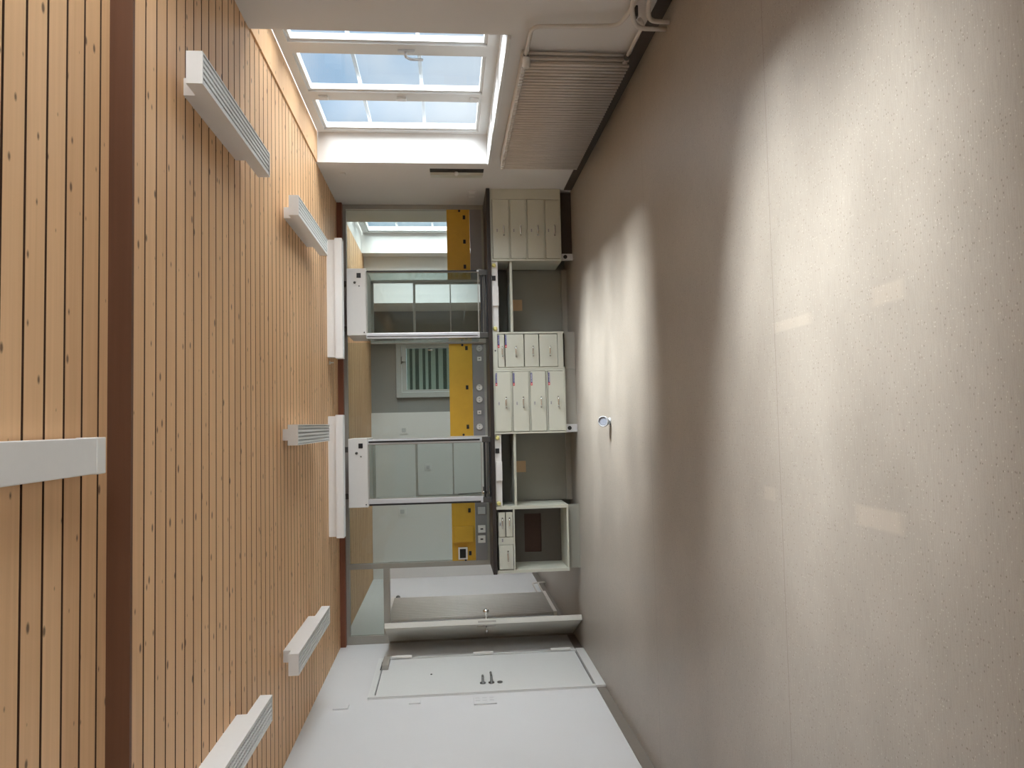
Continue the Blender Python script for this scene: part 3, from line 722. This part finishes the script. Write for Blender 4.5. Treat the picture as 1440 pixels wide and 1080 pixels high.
h1 = hood('right fume hood, its glass showing the bright window of the next room', .965, 1.685, .928, 1.660, .058, .012,
          ((.948, .955), (1.648, 1.662)), (1.29, 8.24, .945))
h2 = hood('left fume hood with silver posts and a small tap inside, nearer the door', -.862, -.136, -.845, -.150, .065, .050,
          ((-.847, -.828), (-.184, -.166)), (-.5, 8.24, .945))
tp = thing('gas_tap', 'small silver lab tap standing inside the left fume hood', 'tap', (-.755, 8.12, .945))
MB().lathe((-.755, 8.12, .945), (0, 0, 1), [(0, .028), (.01, .028), (.014, .016), (.06, .014), (.065, .022), (.085, .022), (.09, .010)]).build('body', M['chrome'], tp)
MB().tube([(-.755, 8.12, 1.005), (-.755, 8.06, 1.01), (-.755, 8.03, 1.03)], .010, bend=.02).build('spout', M['chrome'], tp)
MB().tube([(-.735, 8.12, 1.03), (-.755, 8.12, 1.04), (-.765, 8.12, 1.30)], .005, bend=.01).build('rod', M['dark_metal'], tp)
MB().box(-.735, -.690, 8.10, 8.14, 1.0, 1.03, .004).build('handle', M['dark_metal'], tp)

# ------------------------------------------------------------------ ceiling lights
def light(label, axis, cx, cy, ln, zb=2.47, w=.150, hgt=.072):
    t = thing('ceiling_light', label, 'ceiling light', (cx, cy, zb), 'louvred ceiling lights')
    def bx(m, l0, l1, w0, w1, z0, z1, bv=0):
        if axis == 'Y': m.box(cx+w0, cx+w1, cy+l0, cy+l1, z0, z1, bv)
        else: m.box(cx+l0, cx+l1, cy+w0, cy+w1, z0, z1, bv)
        return m
    a, b = ln/2, w/2
    hs = MB()
    bx(hs, -a, a, -b, -b+.007, zb, zb+hgt); bx(hs, -a, a, b-.007, b, zb, zb+hgt)
    bx(hs, -a, -a+.010, -b+.007, b-.007, zb, zb+hgt); bx(hs, a-.010, a, -b+.007, b-.007, zb, zb+hgt)
    bx(hs, -a+.010, a-.010, -b+.007, b-.007, zb+hgt-.012, zb+hgt)
    hs.build('housing', M['lamp'], t)
    lv = MB()
    for k in range(5):
        q = -b+.007 + (k+.5)*(w-.014)/5; bx(lv, -a+.010, a-.010, q-.007, q+.007, zb+.004, zb+.036)
    n = max(10, int(ln/.03))
    for k in range(1, n): 
        q = -a + k*ln/n; bx(lv, q-.0015, q+.0015, -b+.007, b-.007, zb+.008, zb+.036)
    bx(lv, -a+.010, a-.010, -b+.007, b-.007, zb+.037, zb+.040)
    lv.build('louvre', M['louvre'], t)
    q = .20 if axis == 'Y' else .012
    bx(MB(), -a+q, a-q, -.042, .042, zb+hgt, ZC+.004).build('mount', M['lamp'], t)
    return t
light('long white louvred ceiling light nearest the camera on the window side', 'Y', 1.625, 3.985, 1.27)
light('white louvred ceiling light on the window side near the partition', 'Y', 1.64, 6.17, 1.33)
light('white louvred ceiling light in the middle row pointing at the camera', 'Y', -.055, 6.14, 1.43)
light('white louvred ceiling light on the door side near the partition', 'Y', -1.665, 6.09, 1.38)
light('white louvred ceiling light on the door side nearest the camera', 'Y', -1.665, 3.98, 1.27)
light('white ceiling light lying crosswise before the right fume hood', 'X', 1.324, 7.76, 1.25, zb=2.462, w=.13, hgt=.075)
light('white ceiling light lying crosswise before the left fume hood', 'X', -.508, 7.76, 1.25, zb=2.468, w=.13, hgt=.075)
bt = thing('ceiling_light', 'plain white batten light on the raised boards close to the camera', 'ceiling light', (-.09, 2.1, 2.62))
MB().box(-.147, -.022, 1.35, 2.70, 2.620, 2.690, .004).build('housing', M['lamp'], bt)
MB().box(-.149, -.020, 2.70, 2.766, 2.617, 2.692, .004).build('end_cap', M['white_plastic'], bt)
MB().box(-.115, -.055, 1.45, 2.65, 2.690, ZN+.004).build('mount', M['lamp'], bt)
hk = MB().lathe((.666, 7.84, ZC+.006), (0, 0, -1), [(0, .02), (.012, .02), (.02, .008), (.05, .007)]).build('ceiling_hook', M['white_plastic'])
tag(hk, 'tiny white hook on the pine ceiling between the crosswise lights', 'hook')

# ------------------------------------------------------------------ capped floor pipe
sb = thing('floor_pipe', 'short grey capped pipe end standing alone on the floor, facing the camera', 'pipe', (-.008, 6.29, 0))
ax = Vector((.0, -.86, .51))
p0 = Vector((-.008, 6.325, .040))
pm = MB(); pm.lathe((-.008, 6.305, 0), (0, 0, 1), [(0, .034), (.010, .034), (.012, .026), (.05, .026)])
pm.lathe(p0, ax, [(0, .030), (.012, .040), (.030, .046), (.062, .047), (.066, .044), (.064, .038), (.054, .036)])
pm.build('pipe', M['stub'], sb)
MB().lathe(p0, ax, [(.050, .038), (.057, .037), (.058, .03)]).build('cap', M['stub_cap'], sb)

# ------------------------------------------------------------------ daylight
W = bpy.data.worlds.new('World'); S.world = W; W.use_nodes = True
N, L = W.node_tree.nodes, W.node_tree.links
bg = N['Background']; tc = N.new('ShaderNodeTexCoord'); sp = N.new('ShaderNodeSeparateXYZ'); L.new(tc.outputs['Generated'], sp.inputs[0])
rp = N.new('ShaderNodeValToRGB'); mr = N.new('ShaderNodeMapRange'); mr.inputs['From Min'].default_value = -.3; mr.inputs['From Max'].default_value = .5; L.new(sp.outputs[2], mr.inputs['Value']); L.new(mr.outputs[0], rp.inputs['Fac'])
rp.color_ramp.elements[0].position = 0; rp.color_ramp.elements[0].color = (.86, .93, 1.0, 1)
rp.color_ramp.elements[1].position = .55; rp.color_ramp.elements[1].color = (.47, .66, .87, 1)
cn = N.new('ShaderNodeTexNoise'); cn.inputs['Scale'].default_value = 5.0; cn.inputs['Detail'].default_value = 3; cn.inputs['Distortion'].default_value = .4
L.new(tc.outputs['Generated'], cn.inputs['Vector'])
cm = N.new('ShaderNodeMapRange'); cm.inputs['From Min'].default_value = .42; cm.inputs['From Max'].default_value = .66; cm.inputs['To Max'].default_value = .8; L.new(cn.outputs['Fac'], cm.inputs['Value'])
cl_ = N.new('ShaderNodeMix'); cl_.data_type = 'RGBA'; cl_.inputs[7].default_value = (.97, .99, 1.0, 1)
L.new(cm.outputs[0], cl_.inputs[0]); L.new(rp.outputs['Color'], cl_.inputs[6]); L.new(cl_.outputs[2], bg.inputs['Color']); bg.inputs['Strength'].default_value = 1.0

def sun(name, direction, strength, angle, col):
    l = bpy.data.lights.new(name, 'SUN'); l.energy = strength; l.angle = math.radians(angle); l.color = col
    o = bpy.data.objects.new(name, l); C.objects.link(o)
    o.rotation_euler = Vector(direction).to_track_quat('-Z', 'Y').to_euler(); o.location = (6, 4, 5)
sun('hazy_sun', (-.80, .145, -.57), 25.0, 20, (1.0, .97, .92))
sun('sky_glow', (-1.0, .48, -.24), 12.5, 64, (.95, .97, 1.0))
sun('ground_bounce_fill', (-1.0, .22, .30), 15.0, 96, (1.0, .98, .95))  # added fill lamp aimed upward, standing in for light off the ground outside
S.cycles.use_denoising = True
S.cycles.max_bounces = 10; S.cycles.diffuse_bounces = 6; S.cycles.transparent_max_bounces = 24
S.cycles.sample_clamp_indirect = 6

# ------------------------------------------------------------------ camera: phone held upright, the picture lies on its side
PITCH, YAW, ROLL = .08761188, .05221926, -.01737024
f = Vector((math.sin(YAW)*math.cos(PITCH), math.cos(YAW)*math.cos(PITCH), -math.sin(PITCH)))
r = Vector((math.cos(YAW), -math.sin(YAW), 0)); u = r.cross(f)
rr = math.cos(ROLL)*r + math.sin(ROLL)*u; uu = -math.sin(ROLL)*r + math.cos(ROLL)*u
cam = bpy.data.cameras.new('camera'); cam.sensor_width = 36; cam.lens = 36*1040/1440; cam.clip_start = .05
co = bpy.data.objects.new('camera', cam); C.objects.link(co)
m = Matrix((-uu, rr, -f)).transposed().to_4x4(); m.translation = (0, 0, 1.4); co.matrix_world = m
S.camera = co
vs = S.view_settings; vs.view_transform = 'Standard'; vs.look = 'None'; vs.gamma = 1; vs.use_curve_mapping = False; vs.exposure = 0.0
